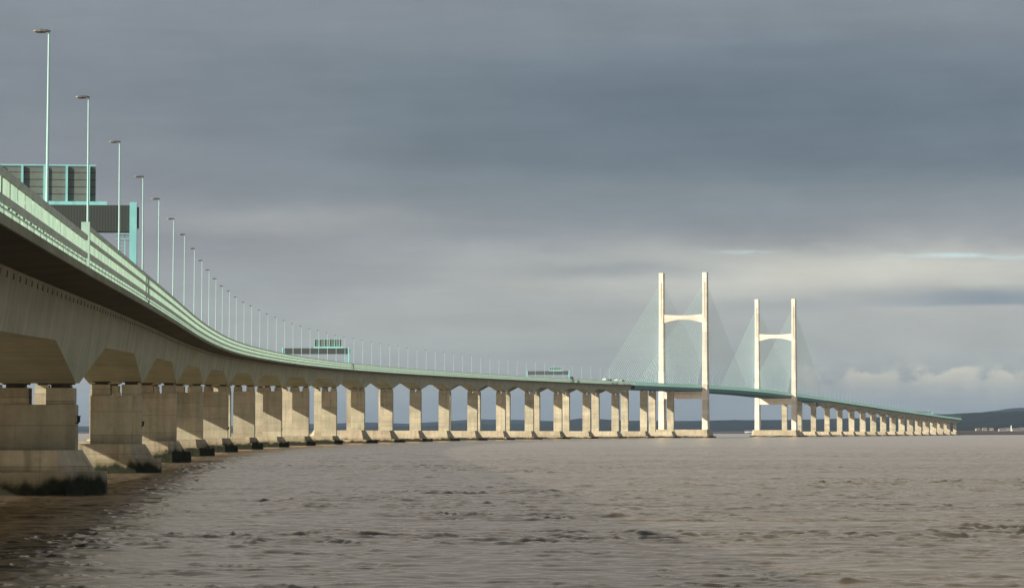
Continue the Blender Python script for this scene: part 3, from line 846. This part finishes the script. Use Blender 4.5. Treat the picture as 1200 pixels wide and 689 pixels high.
col = lay(col, gauss(-160, 190, 180, 14, Vn), .45, (146, 153, 160))
col = lay(col, gauss(420, 420, 226, 13, Vn), .75, (140, 144, 153))
col = lay(col, gauss(380, 370, 184, 32, Vn), .95, (214, 214, 204))       # bright band under the bank
col = lay(col, gauss(130, 120, 190, 13, Vn), .7, (148, 156, 163))
col = lay(col, gauss(520, 300, 120, 36, Vn), .75, (181, 185, 184))
lv = g.math('SUBTRACT', g.math('ADD', V, g.math('MULTIPLY', g.math('SUBTRACT', warp2, .5), 14.)), 152.)
lens = g.math('MULTIPLY', g.math('MULTIPLY', g.sstep(lv, -9., -3.), g.sstep(lv, 3., 20., 1., 0.)), gauss(560, 130, 155, 60))
col = lay(col, lens, .95, (136, 149, 162))      # lens of darker cloud
col = lay(col, gauss(330, 60, 149, 8, Vm), .45, (146, 155, 163))
col = lay(col, gauss(-60, 330, 105, 40, Vn), .5, (174, 179, 178))
# low cumulus heads: flat-based, knobbly on top
cn = g.noise(g.comb(g.math('DIVIDE', U, 30.), g.math('DIVIDE', V, 22.), 0.), 1., 7., .58)
cn2 = g.noise(g.comb(g.math('DIVIDE', U, 70.), 0., 7.), 1., 2., .5)
topv = g.math('ADD', 70., g.math('ADD', g.math('MULTIPLY', g.math('SUBTRACT', cn2, .5), 62.), g.math('MULTIPLY', g.math('SUBTRACT', cn, .5), 52.)))
edge = g.sstep(g.math('SUBTRACT', topv, V), -5., 7.)
body = g.math('EXPONENT', g.math('MULTIPLY', g.math('MAXIMUM', g.math('SUBTRACT', topv, V), 0.), -.05))
side = g.math('MULTIPLY', g.sstep(U, 310., 370.), g.sstep(cn2, .36, .56, .25, 1.))
col = lay(col, g.math('MULTIPLY', g.math('MULTIPLY', edge, body), side), .95, (216, 212, 193))
col = lay(col, g.math('MULTIPLY', g.math('MULTIPLY', g.sstep(cn, .44, .62), gauss(500, 150, 64, 20)), g.sstep(U, 310., 380.)), .55, (198, 197, 184))
col = lay(col, gauss(250, 700, 20, 22, Vn), .6, (134, 145, 153))
col = lay(col, g.math('MULTIPLY', g.sstep(V, 560., 850.), g.sstep(V, 1500., 2300., 1., 0.)), .9, (203, 207, 208))   # unseen pale band higher up, added to brighten water and shade
col = lay(col, g.sstep(V, 1700., 2500.), .7, (90, 100, 109))              # unseen darker sky overhead, added to cut the fill light
# streaks and mottling
st = g.noise(g.comb(g.math('DIVIDE', U, 420.), g.math('DIVIDE', V, 34.), 3.), 1., 6., .62)
mo = g.noise(g.comb(g.math('DIVIDE', U, 150.), g.math('DIVIDE', V, 60.), 11.), 1., 6., .6)
tone = g.math('ADD', g.math('ADD', g.math('MULTIPLY', g.math('SUBTRACT', st, .5), .34), g.math('MULTIPLY', g.math('SUBTRACT', mo, .5), .34)), 1.)
col = g.mix(1., col, g.comb(g.math('MULTIPLY', tone, .915), g.math('MULTIPLY', tone, .895), g.math('MULTIPLY', tone, .875)), 'MULTIPLY')
# thin gap where the sky itself shows
gapc = g.math('SUBTRACT', 206., g.math('MULTIPLY', g.math('SUBTRACT', U, 420.), .030))
gv = g.math('SUBTRACT', Vm, gapc)
gn = g.sstep(g.noise(g.comb(g.math('DIVIDE', U, 70.), g.math('DIVIDE', V, 9.), 5.), 1., 4., .6), .40, .60)
ga = g.math('MULTIPLY', g.math('MULTIPLY', g.math('EXPONENT', g.math('MULTIPLY', g.math('POWER', g.math('DIVIDE', gv, 3.), 2.), -1.)), gn),
            g.math('ADD', gauss(535, 75, 200, 60), g.math('MULTIPLY', gauss(285, 50, 206, 40), .6)))
# brightness of the whole vault, then a trace of open sky
cs = g.n('ShaderNodeVectorMath', operation='SCALE'); g.put(cs.inputs[0], col); cs.inputs['Scale'].default_value = 2**-EXPO
ss_ = g.n('ShaderNodeVectorMath', operation='SCALE'); g.put(ss_.inputs[0], sky.outputs[0]); ss_.inputs['Scale'].default_value = .10
gap = g.mix(.75, ss_.outputs[0], srgb(196, 222, 228, 2**-EXPO))
fin = g.mix(.06, cs.outputs[0], ss_.outputs[0])
fin = g.mix(g.math('MULTIPLY', ga, .8, clamp=True), fin, gap)
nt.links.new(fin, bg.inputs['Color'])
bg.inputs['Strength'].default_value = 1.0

# ------------------------------------------------------------------ sun
sl = bpy.data.lights.new('sun', 'SUN'); sl.energy = 5.; sl.angle = R(.7); sl.color = (1., .90, .755)
so = bpy.data.objects.new('sun', sl); COL.objects.link(so)
from mathutils import Vector
ce = math.cos(R(SUN_EL)); d = Vector((math.sin(R(SUN_PHI))*ce, math.cos(R(SUN_PHI))*ce, -math.sin(R(SUN_EL))))
so.rotation_euler = d.to_track_quat('-Z', 'Y').to_euler(); so.location = (-200, -200, 300)

# ------------------------------------------------------------------ camera
cam = bpy.data.cameras.new('camera'); co = bpy.data.objects.new('camera', cam); COL.objects.link(co)
co.location = (0, 0, 4.5); cam.sensor_width = 36; cam.lens = 90; cam.clip_start = .5; cam.clip_end = 60000
co.rotation_euler = (R(90)+math.atan((506.5-344.5)/3000.), 0, 0)
scene.camera = co
for o in list(scene.objects):
    if '_fx' in o: del o['_fx']

scene.view_settings.view_transform = 'Standard'; scene.view_settings.look = 'None'
scene.view_settings.exposure = EXPO; scene.view_settings.gamma = 1.; scene.view_settings.use_curve_mapping = False
scene.render.engine = 'CYCLES'
scene.cycles.max_bounces = 6; scene.cycles.diffuse_bounces = 3; scene.cycles.glossy_bounces = 3; scene.cycles.transmission_bounces = 4
scene.cycles.volume_bounces = 0
scene.cycles.use_denoising = True
scene.cycles.denoiser = 'OPENIMAGEDENOISE'; scene.cycles.denoising_input_passes = 'RGB_ALBEDO_NORMAL'; scene.cycles.denoising_prefilter = 'ACCURATE'
